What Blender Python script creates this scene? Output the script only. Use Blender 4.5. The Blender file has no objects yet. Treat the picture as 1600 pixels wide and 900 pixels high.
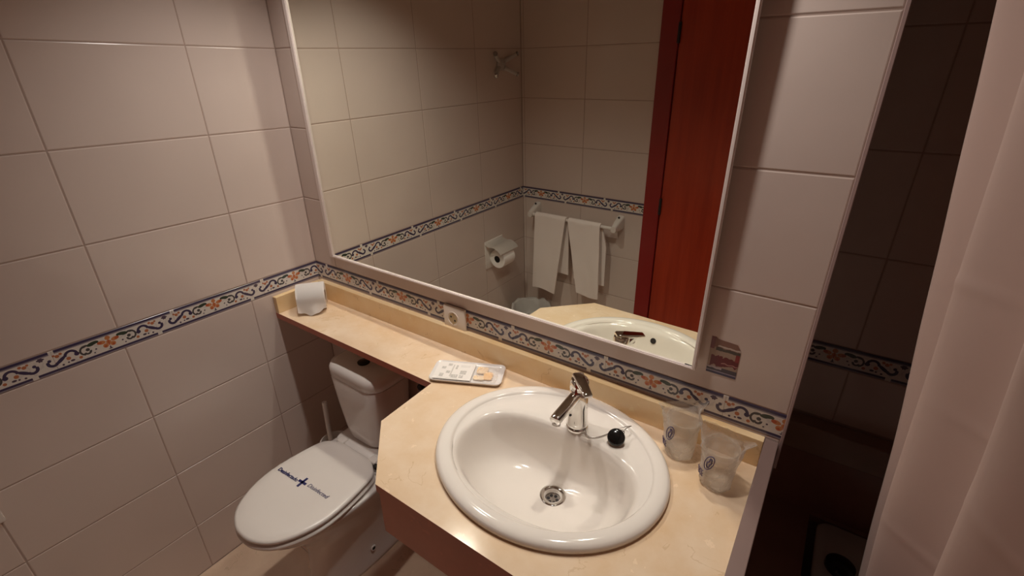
import bpy, bmesh, math, random
from mathutils import Vector, Matrix, noise
random.seed(7)
PI = math.pi
SC = bpy.context.scene
COL = SC.collection

# ------------------------------------------------------------------ camera
CX, CY, CZ = 1.5922, -0.9614, 1.6471
YAW, PITCH, ROLL, FPX = -0.6115, -0.4244, -0.0096, 739.6
cam_d = bpy.data.cameras.new('camera')
cam_d.sensor_width = 36.0
cam_d.lens = FPX / 1600.0 * 36.0
cam_d.clip_start = 0.02
cam = bpy.data.objects.new('camera', cam_d)
COL.objects.link(cam)
fw = Vector((math.sin(YAW) * math.cos(PITCH), math.cos(YAW) * math.cos(PITCH), math.sin(PITCH)))
r0 = Vector((math.cos(YAW), -math.sin(YAW), 0))
u0 = r0.cross(fw)
rr = r0 * math.cos(ROLL) + u0 * math.sin(ROLL)
uu = -r0 * math.sin(ROLL) + u0 * math.cos(ROLL)
cam.matrix_world = Matrix(((rr.x, uu.x, -fw.x, CX), (rr.y, uu.y, -fw.y, CY), (rr.z, uu.z, -fw.z, CZ), (0, 0, 0, 1)))
SC.camera = cam

# ------------------------------------------------------------------ world, exposure
w = bpy.data.worlds.new('dim_room')
SC.world = w
w.use_nodes = True
w.node_tree.nodes['Background'].inputs[0].default_value = (0.9, 0.6, 0.5, 1)
w.node_tree.nodes['Background'].inputs[1].default_value = 0.02
SC.view_settings.view_transform = 'Standard'
SC.view_settings.look = 'None'
SC.view_settings.exposure = 0.0
SC.view_settings.gamma = 1.0
SC.cycles.use_guiding = True
SC.cycles.use_surface_guiding = True
SC.cycles.max_bounces = 10
SC.cycles.diffuse_bounces = 5
SC.cycles.glossy_bounces = 6
SC.cycles.transparent_max_bounces = 16
SC.cycles.blur_glossy = 0.1

# ------------------------------------------------------------------ lamps (two recessed ceiling downlights above the mirror)
LAMP_COL = (1.0, 0.93, 0.86)
LAMP_W = 22.5
LAMP_CONE = math.radians(121)
LAMPS = ((0.47, -0.235), (1.22, -0.235))
CEIL = 2.25


def downlight_lamp(x, y):
    d = bpy.data.lights.new('downlight_lamp', 'SPOT')
    d.spot_size = LAMP_CONE
    d.spot_blend = 1.0
    d.shadow_soft_size = 0.026
    d.energy = LAMP_W
    d.color = LAMP_COL
    o = bpy.data.objects.new('downlight_lamp', d)
    o.location = (x, y, CEIL - 0.035)
    COL.objects.link(o)


for _x, _y in LAMPS:
    downlight_lamp(_x, _y)

# ------------------------------------------------------------------ helpers


def new_obj(name, me, parent=None, **props):
    o = bpy.data.objects.new(name, me)
    COL.objects.link(o)
    if parent is not None:
        o.parent = parent
    for k, v in props.items():
        o[k] = v
    return o


def mesh_of(name, bm, mats, smooth=False, angle=None):
    bmesh.ops.recalc_face_normals(bm, faces=bm.faces[:])
    me = bpy.data.meshes.new(name)
    bm.to_mesh(me)
    bm.free()
    for m in (mats if isinstance(mats, (list, tuple)) else [mats]):
        me.materials.append(m)
    if smooth:
        me.polygons.foreach_set('use_smooth', [True] * len(me.polygons))
        if angle is not None:
            me.set_sharp_from_angle(angle=math.radians(angle))
    me.update()
    return me


def add(name, bm, mats, parent=None, smooth=False, angle=None, loc=None, **props):
    o = new_obj(name, mesh_of(name, bm, mats, smooth, angle), parent, **props)
    if loc is not None:
        o.location = loc
    return o


def thing(name, label, cat, loc=(0, 0, 0), rz=0.0, group=None):
    o = bpy.data.objects.new(name, None)
    o.empty_display_size = 0.05
    COL.objects.link(o)
    o.location = loc
    o.rotation_euler = (0, 0, rz)
    o['label'] = label
    o['category'] = cat
    if group:
        o['group'] = group
    return o


def bx(bm, a, b, bevel=0.0, seg=2):
    a, b = Vector(a), Vector(b)
    vs = [bm.verts.new((x, y, z)) for x in (a.x, b.x) for y in (a.y, b.y) for z in (a.z, b.z)]
    idx = ((0, 1, 3, 2), (4, 6, 7, 5), (0, 4, 5, 1), (2, 3, 7, 6), (0, 2, 6, 4), (1, 5, 7, 3))
    fs = [bm.faces.new([vs[i] for i in f]) for f in idx]
    if bevel > 0:
        es = list({e for f in fs for e in f.edges})
        bmesh.ops.bevel(bm, geom=es, offset=bevel, segments=seg, profile=0.5, affect='EDGES')


def loft(bm, rings, close0=True, close1=True):
    """rings: list of equally long lists of points (closed loops)"""
    prev = None
    first = None
    for r in rings:
        cur = [bm.verts.new(p) for p in r]
        if prev:
            n = len(cur)
            for i in range(n):
                bm.faces.new((prev[i], prev[(i + 1) % n], cur[(i + 1) % n], cur[i]))
        else:
            first = cur
        prev = cur
    if close0:
        bm.faces.new(first[::-1])
    if close1:
        bm.faces.new(prev)
    return first, prev


def frame_dir(d):
    d = Vector(d).normalized()
    a = Vector((0, 0, 1)) if abs(d.z) < 0.9 else Vector((1, 0, 0))
    u = d.cross(a).normalized()
    v = d.cross(u).normalized()
    return u, v


def cyl(bm, p0, p1, r, r1=None, n=24, caps=True):
    p0, p1 = Vector(p0), Vector(p1)
    r1 = r if r1 is None else r1
    u, v = frame_dir(p1 - p0)
    ring = lambda c, q: [c + (u * math.cos(2 * PI * i / n) + v * math.sin(2 * PI * i / n)) * q for i in range(n)]
    loft(bm, [ring(p0, r), ring(p1, r1)], caps, caps)


def revolve(bm, p0, axis, prof, n=32, caps=(True, True)):
    """prof: list of (distance along axis, radius)"""
    p0 = Vector(p0)
    d = Vector(axis).normalized()
    u, v = frame_dir(d)
    rings = [[p0 + d * h + (u * math.cos(2 * PI * i / n) + v * math.sin(2 * PI * i / n)) * q for i in range(n)] for h, q in prof]
    loft(bm, rings, *caps)


def tube(bm, pts, r, n=8, closed=False):
    pts = [Vector(p) for p in pts]
    rings = []
    m = len(pts)
    up = None
    for i, p in enumerate(pts):
        if closed:
            d = pts[(i + 1) % m] - pts[i - 1]
        else:
            d = pts[min(i + 1, m - 1)] - pts[max(i - 1, 0)]
        d.normalize()
        if up is None:
            u, v = frame_dir(d)
        else:
            u = (up - d * up.dot(d)).normalized()
            v = d.cross(u)
        up = u
        rings.append([p + (u * math.cos(2 * PI * k / n) + v * math.sin(2 * PI * k / n)) * r for k in range(n)])
    if closed:
        rings.append(rings[0])
        loft(bm, rings, False, False)
        bmesh.ops.remove_doubles(bm, verts=bm.verts[:], dist=1e-6)
    else:
        loft(bm, rings)


def prism(bm, poly, z0, z1, bevel=0.0):
    b = [bm.verts.new((x, y, z0)) for x, y in poly]
    t = [bm.verts.new((x, y, z1)) for x, y in poly]
    n = len(poly)
    fb = bm.faces.new(b[::-1])
    ft = bm.faces.new(t)
    for i in range(n):
        bm.faces.new((b[i], b[(i + 1) % n], t[(i + 1) % n], t[i]))
    if bevel:
        es = list({e for e in ft.edges})
        bmesh.ops.bevel(bm, geom=es, offset=bevel, segments=3, profile=0.5, affect='EDGES')


def smooth_closed(pts, n):
    """closed Catmull-Rom resample of 2-D points"""
    m = len(pts)
    out = []
    for k in range(n):
        t = k * m / n
        i = int(t)
        f = t - i
        p = [pts[(i + j - 1) % m] for j in range(4)]
        q = []
        for c in range(2):
            a, b, cc, d = (p[j][c] for j in range(4))
            q.append(0.5 * (2 * b + (cc - a) * f + (2 * a - 5 * b + 4 * cc - d) * f * f + (3 * b - 3 * cc + d - a) * f ** 3))
        out.append(tuple(q))
    return out


def rrect(cx, cy, hx, hy, r, n=8):
    out = []
    for qx, qy, a0 in ((1, 1, 0), (-1, 1, 90), (-1, -1, 180), (1, -1, 270)):
        for i in range(n):
            a = math.radians(a0 + 90 * i / (n - 1))
            out.append((cx + qx * (hx - r) + r * math.cos(a), cy + qy * (hy - r) + r * math.sin(a)))
    return out


# ------------------------------------------------------------------ node maths
class E:
    nt = None

    def __init__(s, sock):
        s.s = sock

    @staticmethod
    def op(op, *a):
        n = E.nt.nodes.new('ShaderNodeMath')
        n.operation = op
        for i, x in enumerate(a):
            if isinstance(x, E):
                E.nt.links.new(x.s, n.inputs[i])
            else:
                n.inputs[i].default_value = x
        return E(n.outputs[0])

    def __add__(s, o): return E.op('ADD', s, o)
    def __radd__(s, o): return E.op('ADD', o, s)
    def __sub__(s, o): return E.op('SUBTRACT', s, o)
    def __rsub__(s, o): return E.op('SUBTRACT', o, s)
    def __mul__(s, o): return E.op('MULTIPLY', s, o)
    def __rmul__(s, o): return E.op('MULTIPLY', o, s)
    def lt(s, o): return E.op('LESS_THAN', s, o)
    def gt(s, o): return E.op('GREATER_THAN', s, o)
    def mx(s, o): return E.op('MAXIMUM', s, o)
    def abs(s): return E.op('ABSOLUTE', s)
    def sqrt(s): return E.op('SQRT', s)


def length(x, y):
    return (x * x + y * y).sqrt()


def mat(name, base=(0.8, 0.8, 0.8), rough=0.4, metal=0.0, spec=0.5, **kw):
    m = bpy.data.materials.new(name)
    m.use_nodes = True
    b = m.node_tree.nodes['Principled BSDF']
    b.inputs['Base Color'].default_value = (*base, 1)
    b.inputs['Roughness'].default_value = rough
    b.inputs['Metallic'].default_value = metal
    b.inputs['Specular IOR Level'].default_value = spec
    for k, v in kw.items():
        b.inputs[k].default_value = v
    return m


def nodes(m):
    return m.node_tree, m.node_tree.nodes, m.node_tree.links, m.node_tree.nodes['Principled BSDF']


def mixc(nt, fac, a, b):
    n = nt.nodes.new('ShaderNodeMix')
    n.data_type = 'RGBA'
    if isinstance(fac, E):
        nt.links.new(fac.s, n.inputs[0])
    elif hasattr(fac, 'is_output'):
        nt.links.new(fac, n.inputs[0])
    else:
        n.inputs[0].default_value = fac
    for k, c in ((6, a), (7, b)):
        if hasattr(c, 'is_output'):
            nt.links.new(c, n.inputs[k])
        else:
            n.inputs[k].default_value = (*c, 1)
    return n.outputs[2]


def objco(nt):
    return nt.nodes.new('ShaderNodeTexCoord').outputs['Object']


def bump(nt, b, height, strength, dist=0.001):
    n = nt.nodes.new('ShaderNodeBump')
    n.inputs['Strength'].default_value = strength
    n.inputs['Distance'].default_value = dist
    nt.links.new(height, n.inputs['Height'])
    nt.links.new(n.outputs[0], b.inputs['Normal'])


def noise_n(nt, co, scale, detail=3, rough=0.5):
    n = nt.nodes.new('ShaderNodeTexNoise')
    n.inputs['Scale'].default_value = scale
    n.inputs['Detail'].default_value = detail
    n.inputs['Roughness'].default_value = rough
    nt.links.new(co, n.inputs['Vector'])
    return n.outputs['Fac']


def ramp(nt, fac, stops):
    n = nt.nodes.new('ShaderNodeValToRGB')
    el = n.color_ramp.elements
    while len(el) < len(stops):
        el.new(0.5)
    for e, (p, c) in zip(el, stops):
        e.position = p
        e.color = (*c, 1)
    nt.links.new(fac, n.inputs[0])
    return n.outputs[0]


def world_co(nt):
    return nt.nodes.new('ShaderNodeNewGeometry').outputs['Position']


# --- materials
def make_tile_mat():
    m = mat('glazed_wall_tile', (0.66, 0.59, 0.55), 0.24)
    nt, N, L, b = nodes(m)
    co = world_co(nt)
    L.new(ramp(nt, noise_n(nt, co, 2.2, 2), [(0.3, (0.635, 0.525, 0.47)), (0.7, (0.69, 0.575, 0.515))]), b.inputs['Base Color'])
    bump(nt, b, noise_n(nt, co, 9, 2), 0.22, 0.004)
    return m


def make_marble(name, c0, c1, vein, rough):
    m = mat(name, c1, rough)
    nt, N, L, b = nodes(m)
    co = world_co(nt)
    f1 = noise_n(nt, co, 9, 6, 0.6)
    base = ramp(nt, f1, [(0.3, c0), (0.7, c1)])
    wv = nt.nodes.new('ShaderNodeTexNoise')
    wv.inputs['Scale'].default_value = 5.0
    wv.inputs['Detail'].default_value = 8
    wv.inputs['Distortion'].default_value = 2.2
    L.new(co, wv.inputs['Vector'])
    E.nt = nt
    ridge = (E(wv.outputs['Fac']) - 0.5).abs().lt(0.006)
    blotch = E(noise_n(nt, co, 7.0, 2)).gt(0.56)
    fac = ridge * blotch * 0.35
    col = mixc(nt, fac, base, vein)
    # pale flecks
    f2 = E(noise_n(nt, co, 28, 4, 0.7)).gt(0.66) * 0.35
    col = mixc(nt, f2, col, tuple(min(1, c * 1.22) for c in c1))
    L.new(col, b.inputs['Base Color'])
    return m


def make_border_mat():
    m = mat('decorated_border_tile', (0.8, 0.76, 0.7), 0.22)
    nt, N, L, b = nodes(m)
    E.nt = nt
    sep = nt.nodes.new('ShaderNodeSeparateXYZ')
    L.new(objco(nt), sep.inputs[0])
    Lx, Hb = 0.2847, 0.0647
    X0 = E(sep.outputs[0]) * (1.0 / Hb)         # -2.2 .. 2.2 along one tile
    Y = E(sep.outputs[2]) * (1.0 / Hb)          # -0.5 .. 0.5
    X = E.op('WRAP', X0 + 0.37, 2.2, -2.2)      # the flower sits left of the tile's middle
    A = X.abs()

    def disc(cx, cy, r, q=A, sx=1.0, sy=1.0, rot=0.0):
        dx, dy = q - cx, Y - cy
        if rot:
            c, s = math.cos(rot), math.sin(rot)
            dx, dy = dx * c + dy * s, dy * c - dx * s
        return length(dx * (1 / sx), dy * (1 / sy)).lt(r)

    def arc(cx, cy, r, wd, cut=None):
        k = (length(A - cx, Y - cy) - r).abs().lt(wd)
        if cut:
            a, bb = math.cos(math.radians(cut)), math.sin(math.radians(cut))
            k = k * ((A - cx) * a + (Y - cy) * bb).gt(0.0)
        return k

    def union(*f):
        r = f[0]
        for g in f[1:]:
            r = r.mx(g)
        return r
    white = (0.72, 0.66, 0.60)
    blue = (0.060, 0.046, 0.095)
    grey = (0.27, 0.235, 0.27)
    green = (0.05, 0.065, 0.045)
    red = (0.50, 0.12, 0.05)
    orange = (0.58, 0.23, 0.09)
    col = white
    # pale shading between the scrolls
    col = mixc(nt, E(noise_n(nt, objco(nt), 90, 2)).gt(0.60) * 0.3, col, (0.45, 0.41, 0.40))
    # scrolls
    scroll = union(
        arc(1.29, 0.04, 0.19, 0.05, 90), disc(1.11, 0.02, 0.085), disc(1.64, -0.02, 0.068, A, 3.3, 1.0, -0.62),
        arc(1.89, -0.01, 0.15, 0.055, -70), disc(1.97, 0.09, 0.06), disc(2.04, 0.02, 0.045))
    col = mixc(nt, scroll, col, blue)
    curl = union(arc(0.80, 0.02, 0.19, 0.036, 15), arc(0.76, -0.06, 0.10, 0.040, -100), disc(0.74, 0.02, 0.07), disc(0.83, 0.20, 0.05, A, 2.6, 1.0, -0.2))
    col = mixc(nt, curl, col, (0.085, 0.075, 0.075))
    leaf = union(disc(0.52, 0.22, 0.075, A, 2.6, 1.0, -0.12), disc(0.62, 0.17, 0.05, A, 2.4, 1.0, 0.1), disc(0.37, 0.22, 0.055))
    col = mixc(nt, leaf, col, green)
    fl = union(disc(0.0, 0.24, 0.095), disc(0.24, 0.11, 0.085, A, 1.7, 1.0, 0.15), disc(0.13, -0.08, 0.10), disc(0.0, 0.05, 0.09))
    col = mixc(nt, fl, col, orange)
    fl2 = union(disc(0.31, 0.12, 0.06, A, 1.4, 1.0), disc(0.0, 0.02, 0.045, X, 0.7, 3.2), disc(0.14, -0.11, 0.05))
    col = mixc(nt, fl2, col, red)
    small = union(disc(1.40, -0.06, 0.075), disc(1.70, 0.19, 0.07), disc(1.58, 0.25, 0.055), disc(1.03, -0.20, 0.06), disc(1.80, 0.25, 0.045))
    col = mixc(nt, small, col, (0.48, 0.17, 0.08))
    dots = union(disc(1.30, -0.20, 0.05, A, 1.5, 0.9), disc(1.44, -0.22, 0.035), disc(0.48, -0.08, 0.035), disc(0.56, -0.22, 0.03), disc(2.17, 0.27, 0.055, A, 1.7, 0.8), disc(2.17, 0.27, 0.05, A, 0.8, 2.0), disc(1.62, -0.25, 0.04), disc(0.0, -0.22, 0.035, X, 0.8, 2.2), disc(0.0, -0.27, 0.03, X, 2.4, 0.8))
    col = mixc(nt, dots, col, (0.10, 0.07, 0.10))
    # stripes with the white breaks at the two ends
    top = Y.gt(0.385) * Y.lt(0.485)
    top2 = Y.gt(0.335) * Y.lt(0.386)
    bot = Y.lt(-0.335) * Y.gt(-0.425)
    bot2 = Y.lt(-0.424)
    gt_ = X0.abs().lt(2.115)
    gb_ = (X0 - 1.50).abs().gt(0.09)
    col = mixc(nt, union(top * gt_, bot * gb_), col, blue)
    col = mixc(nt, union(top2 * gt_, bot2 * gb_), col, grey)
    L.new(col, b.inputs['Base Color'])
    return m


def make_sticker_mat():
    m = mat('printed_sticker', (0.5, 0.3, 0.25), 0.35)
    nt, N, L, b = nodes(m)
    E.nt = nt
    sep = nt.nodes.new('ShaderNodeSeparateXYZ')
    L.new(objco(nt), sep.inputs[0])
    u = E(sep.outputs[0]) * (1 / 0.0605)       # -.5 .. .5
    v = E(sep.outputs[2]) * (1 / 0.088)
    wob = (E(noise_n(nt, objco(nt), 70, 2)) - 0.5) * 0.25
    col = (0.36, 0.25, 0.19)
    col = mixc(nt, v.gt(0.24), col, (0.24, 0.12, 0.09))
    col = mixc(nt, u.lt(-0.36) * v.gt(0.18), col, (0.20, 0.07, 0.075))
    col = mixc(nt, ((v - 0.20 - wob * 0.4).abs().lt(0.045)) * u.gt(-0.30), col, (0.07, 0.055, 0.045))
    col = mixc(nt, ((v - 0.28 - wob * 0.3).abs().lt(0.018)) * u.gt(-0.25), col, (0.55, 0.46, 0.40))
    red = (v + 0.12 + wob - u * 0.05).abs().lt(0.13) * u.gt(-0.42)
    col = mixc(nt, red, col, (0.13, 0.006, 0.014))
    col = mixc(nt, ((v + 0.17 + wob * 0.6).abs().lt(0.016)) * u.gt(-0.05), col, (0.45, 0.22, 0.20))
    col = mixc(nt, u.gt(0.37) * (v - 0.06).abs().lt(0.10), col, (0.24, 0.02, 0.025))
    col = mixc(nt, v.lt(-0.30), col, (0.07, 0.055, 0.07))
    col = mixc(nt, (v + 0.33 + wob * 0.4).abs().lt(0.03) * u.lt(0.0), col, (0.42, 0.34, 0.36))
    col = mixc(nt, v.lt(-0.44), col, (0.055, 0.05, 0.10))
    col = mixc(nt, (v + 0.425).abs().lt(0.012), col, (0.35, 0.30, 0.38))
    L.new(col, b.inputs['Base Color'])
    return m


def make_wood():
    m = mat('red_brown_wood', (0.17, 0.035, 0.012), 0.35)
    nt, N, L, b = nodes(m)
    mp = nt.nodes.new('ShaderNodeMapping')
    mp.inputs['Scale'].default_value = (14, 14, 0.7)
    L.new(world_co(nt), mp.inputs[0])
    L.new(ramp(nt, noise_n(nt, mp.outputs[0], 3, 5), [(0.3, (0.34, 0.030, 0.010)), (0.7, (0.44, 0.046, 0.015))]), b.inputs['Base Color'])
    return m


def make_cloth(name, c, scale=900, strength=0.3):
    m = mat(name, c, 0.9, spec=0.15)
    nt, N, L, b = nodes(m)
    bump(nt, b, noise_n(nt, objco(nt), scale, 2), strength, 0.001)
    return m


def make_paper_card():
    m = mat('printed_card', (0.82, 0.77, 0.72), 0.45)
    nt, N, L, b = nodes(m)
    E.nt = nt
    sep = nt.nodes.new('ShaderNodeSeparateXYZ')
    L.new(objco(nt), sep.inputs[0])
    x, y = E(sep.outputs[0]), E(sep.outputs[1])
    col = (0.80, 0.75, 0.70)

    def rect(cx, cy, hx, hy):
        return (x - cx).abs().lt(hx) * (y - cy).abs().lt(hy)
    gritty = E(noise_n(nt, objco(nt), 420, 2)).gt(0.40)
    marks = None
    for c in ((-0.072, -0.024, 0.006, 0.008), (-0.056, -0.008, 0.006, 0.006), (-0.073, 0.012, 0.006, 0.006), (-0.058, 0.028, 0.006, 0.006),
              (-0.034, -0.026, 0.010, 0.008), (-0.012, -0.006, 0.009, 0.009), (-0.036, 0.018, 0.003, 0.010), (-0.014, -0.026, 0.006, 0.007)):
        r = rect(*c)
        marks = r if marks is None else marks.mx(r)
    col = mixc(nt, marks * gritty * 0.6, col, (0.30, 0.28, 0.25))
    lines = rect(-0.012, 0.022, 0.014, 0.001).mx(rect(-0.012, 0.028, 0.014, 0.001)).mx(rect(-0.05, -0.038, 0.03, 0.0008)).mx(rect(-0.046, 0.0, 0.002, 0.03))
    col = mixc(nt, lines * 0.5, col, (0.35, 0.32, 0.28))
    L.new(col, b.inputs['Base Color'])
    return m


M = {}
M['tile'] = make_tile_mat()
M['grout'] = mat('grout', (0.44, 0.33, 0.28), 0.9)
M['border'] = make_border_mat()
M['marble'] = make_marble('cream_marble', (0.71, 0.50, 0.31), (0.80, 0.63, 0.465), (0.52, 0.33, 0.17), 0.16)
M['marble_edge'] = make_marble('shade_browned_marble_edge', (0.46, 0.125, 0.065), (0.54, 0.16, 0.085), (0.30, 0.10, 0.05), 0.3)  # counter marble again, with the red-brown of its shaded edges put into the colour
M['marble_splash'] = make_marble('shade_tinted_marble', (0.84, 0.57, 0.28), (0.91, 0.70, 0.43), (0.45, 0.22, 0.09), 0.25)  # cream marble of the splash, orange tint of its shaded face painted in
M['marble_floor'] = make_marble('beige_floor_marble', (0.66, 0.47, 0.34), (0.76, 0.57, 0.42), (0.40, 0.28, 0.18), 0.25)
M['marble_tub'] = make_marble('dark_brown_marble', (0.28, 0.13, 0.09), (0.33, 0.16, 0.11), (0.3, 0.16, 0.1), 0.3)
M['ceramic'] = mat('white_ceramic', (0.81, 0.745, 0.68), 0.10, **{'Coat Weight': 0.3, 'Coat Roughness': 0.03})
M['ceramic_wc'] = mat('white_ceramic_toilet', (0.76, 0.71, 0.67), 0.14)
M['plastic_white'] = mat('white_plastic', (0.76, 0.70, 0.65), 0.25)
M['plastic_socket'] = mat('ivory_plastic', (0.80, 0.71, 0.62), 0.35)
M['frame'] = mat('white_lacquer', (0.80, 0.70, 0.66), 0.3)
M['mirror'] = mat('mirror_silver', (0.93, 0.95, 0.86), 0.0, 1.0)
M['chrome'] = mat('chrome', (0.80, 0.78, 0.75), 0.06, 1.0)
M['chrome_dull'] = mat('brushed_metal', (0.45, 0.42, 0.40), 0.25, 1.0)
M['black_rubber'] = mat('black_rubber', (0.012, 0.011, 0.011), 0.12)
M['dark'] = mat('dark_hole', (0.015, 0.01, 0.01), 0.6)
M['brass'] = mat('brass_contact', (0.55, 0.42, 0.20), 0.4, 0.6)
M['paper'] = make_cloth('tissue_paper', (0.93, 0.89, 0.86), 300, 0.15)
M['towel'] = make_cloth('white_terry_towel', (0.90, 0.80, 0.75), 700, 0.9)
M['curtain'] = mat('white_shower_curtain', (0.60, 0.45, 0.40), 0.55, spec=0.3)
M['card'] = make_paper_card()
M['tray'] = mat('white_melamine', (0.80, 0.75, 0.72), 0.2)
M['wood'] = make_wood()
M['frame_wood'] = mat('dark_red_wood', (0.27, 0.016, 0.014), 0.35)
M['sticker'] = make_sticker_mat()
M['ink_blue'] = mat('blue_ink', (0.015, 0.018, 0.11), 0.4)
M['ink_soft'] = mat('faded_blue_ink', (0.08, 0.075, 0.17), 0.4)
M['ink_purple'] = mat('purple_ink', (0.10, 0.075, 0.17), 0.5)
M['ceiling'] = mat('ceiling_paint', (0.45, 0.36, 0.31), 0.8)
M['trim'] = mat('pinkish_corner_trim', (0.42, 0.30, 0.28), 0.4)
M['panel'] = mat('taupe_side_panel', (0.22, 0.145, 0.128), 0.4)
M['tub'] = mat('tub_enamel', (0.62, 0.56, 0.53), 0.2)
M['grey_plastic'] = mat('translucent_grey_plastic', (0.50, 0.46, 0.43), 0.35)
M['lamp_ring'] = mat('lamp_trim', (0.7, 0.68, 0.66), 0.3, 0.8)


def make_film(name, base, alpha, rough):
    m = mat(name, base, rough, Alpha=alpha)
    nt, N, L, b = nodes(m)
    lw = nt.nodes.new('ShaderNodeLayerWeight')
    lw.inputs[0].default_value = 0.35
    E.nt = nt
    a = E(lw.outputs['Facing']) * 0.45 + alpha
    a = E.op('MINIMUM', a, 0.95)
    L.new(a.s, b.inputs['Alpha'])
    bump(nt, b, noise_n(nt, objco(nt), 55, 3), 0.9, 0.006)
    return m


M['film'] = make_film('clear_plastic_film', (0.95, 0.90, 0.84), 0.17, 0.06)
M['tumbler'] = make_film('clear_tumbler', (0.95, 0.88, 0.74), 0.10, 0.04)
M['sachet'] = make_film('orange_sachet_film', (0.85, 0.52, 0.26), 0.45, 0.15)

# ------------------------------------------------------------------ dimensions
ZB = 1.0013            # top of the decorated border
BH = 0.0647
BL = 0.2847
ZBB = ZB - BH
XR = 1.612             # end of the mirror wall
YD = -1.3823           # wall opposite the mirror
YA = 0.38              # back wall of the bath alcove
XE = 2.36              # far side of the bath
ZC = 0.862             # counter top
GAP = 0.0022
ROWS = [0.0, 0.2055, 0.4455, 0.6855, ZBB, ZB, 1.2476, 1.4876, 1.7276, 1.9676, CEIL]

# ------------------------------------------------------------------ setting


def structure(name, bm, m, smooth=False, **kw):
    return add(name, bm, m, None, smooth, kind='structure', **kw)


_tc = {}


def tile_mesh(w, h, m, t=0.008, bev=0.0016, name='tile'):
    key = (round(w, 4), round(h, 4), m.name, name)
    if key in _tc:
        return _tc[key]
    bm = bmesh.new()
    hw, hh = w / 2, h / 2
    rings = [[(-hw, 0, -hh), (hw, 0, -hh), (hw, 0, hh), (-hw, 0, hh)],
             [(-hw, -t + bev, -hh), (hw, -t + bev, -hh), (hw, -t + bev, hh), (-hw, -t + bev, hh)],
             [(-hw + .4 * bev, -t + .4 * bev, -hh + .4 * bev), (hw - .4 * bev, -t + .4 * bev, -hh + .4 * bev), (hw - .4 * bev, -t + .4 * bev, hh - .4 * bev), (-hw + .4 * bev, -t + .4 * bev, hh - .4 * bev)],
             [(-hw + bev * 1.5, -t, -hh + bev * 1.5), (hw - bev * 1.5, -t, -hh + bev * 1.5), (hw - bev * 1.5, -t, hh - bev * 1.5), (-hw + bev * 1.5, -t, hh - bev * 1.5)]]
    loft(bm, rings, False, True)
    me = mesh_of(name, bm, m)
    _tc[key] = me
    return me


def border_mesh(a, b):
    key = ('b', round(a, 4), round(b, 4))
    if key in _tc:
        return _tc[key]
    bm = bmesh.new()
    bx(bm, (a + .0002, -0.0085, -BH / 2 + .0010), (b - .0002, 0, BH / 2 - .0010))
    es = [e for e in bm.edges if all(v.co.y < -0.008 for v in e.verts)]
    bmesh.ops.bevel(bm, geom=es, offset=0.0005, segments=1, affect='EDGES')
    me = mesh_of('border_tile', bm, M['border'])
    _tc[key] = me
    return me


T = 0.008


def tile_wall(parent, origin, rz, length_, cols, border0, rows=ROWS, skip=None, zmin=0.0, merge=None):
    """origin: the wall's left end (seen from the room) on the tile face plane; rz turns local -y to the room"""
    c, s = math.cos(rz), math.sin(rz)

    def place(lx, lz, me, name):
        o = new_obj(name, me, parent)
        # tile back at +T behind the face plane
        o.location = (origin[0] + lx * c - T * s, origin[1] + lx * s + T * c, lz)
        o.rotation_euler = (0, 0, rz)
    for i in range(len(rows) - 1):
        z0, z1 = rows[i], rows[i + 1]
        if z1 <= zmin + 0.02:
            continue
        z0 = max(z0, zmin)
        if abs(z0 - ZBB) < 1e-6:
            k = 0
            x = border0 - BL * math.ceil(border0 / BL)
            while x < length_:
                a, b = max(0, x), min(length_, x + BL)
                if b - a > 0.01:
                    mid = x + BL / 2
                    place(mid, (z0 + z1) / 2, border_mesh(a - mid, b - mid), 'border_tile')
                x += BL
            continue
        cc = cols if not (merge and abs(z0 - ZB) < 1e-6) else merge
        for a, b in zip(cc[:-1], cc[1:]):
            if skip and skip(a, b, z0, z1):
                continue
            place((a + b) / 2, (z0 + z1) / 2, tile_mesh(b - a - GAP, z1 - z0 - GAP, M['tile']), 'wall_tile')


def cols_from(first, length_, pitch=0.372):
    c = [0.0]
    x = first
    while x < length_ - 0.02:
        if x > 0.02:
            c.append(x)
        x += pitch
    c.append(length_)
    return c


BK = 0.0010      # grout lies this far behind the tile face
WT = 0.10

bm = bmesh.new(); bx(bm, (-WT, YD - WT, -0.0), (-BK, WT, CEIL))
wall_left = structure('wall_left', bm, M['grout'])
tile_wall(wall_left, (0, YD), PI / 2, -YD, cols_from(-YD - 1.382 + 0.372 * 0 + (1.382 - 1.010), -YD), (-YD - 0.2166) % BL)

bm = bmesh.new(); bx(bm, (-0.0, BK, 0), (XR - 0.004, WT, CEIL))
wall_mirror = structure('wall_mirror', bm, M['grout'])
tile_wall(wall_mirror, (0, 0), 0, XR - 0.004, [0, 0.124, 0.496, 0.868, 1.24, XR - 0.004], 0.0659,
          skip=lambda a, b, z0, z1: a > 0.1 and b < 1.25 and z0 > 1.2 and z1 < 2.0, merge=[0, 0.124, XR - 0.004])

bm = bmesh.new(); bx(bm, (-0.0, YD - WT, 0), (XE, YD - BK, CEIL))
wall_rear = structure('wall_rear', bm, M['grout'])
DX0, DX1 = 0.756, 1.64   # door opening incl. frame
DZ = 2.06


def in_door(a, b, z0, z1):
    lo, hi = XE - b, XE - a
    return hi > DX0 + 0.01 and lo < DX1 - 0.01 and z0 < DZ - 0.02


tile_wall(wall_rear, (XE, YD), PI, XE, [0, 0.348, XE - DX1, XE - 1.268, XE - 0.896 - 0.0, XE - DX0, XE - 0.3894, XE - 0.0174, XE],
          (XE - 0.2458) % BL, skip=in_door)

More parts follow.
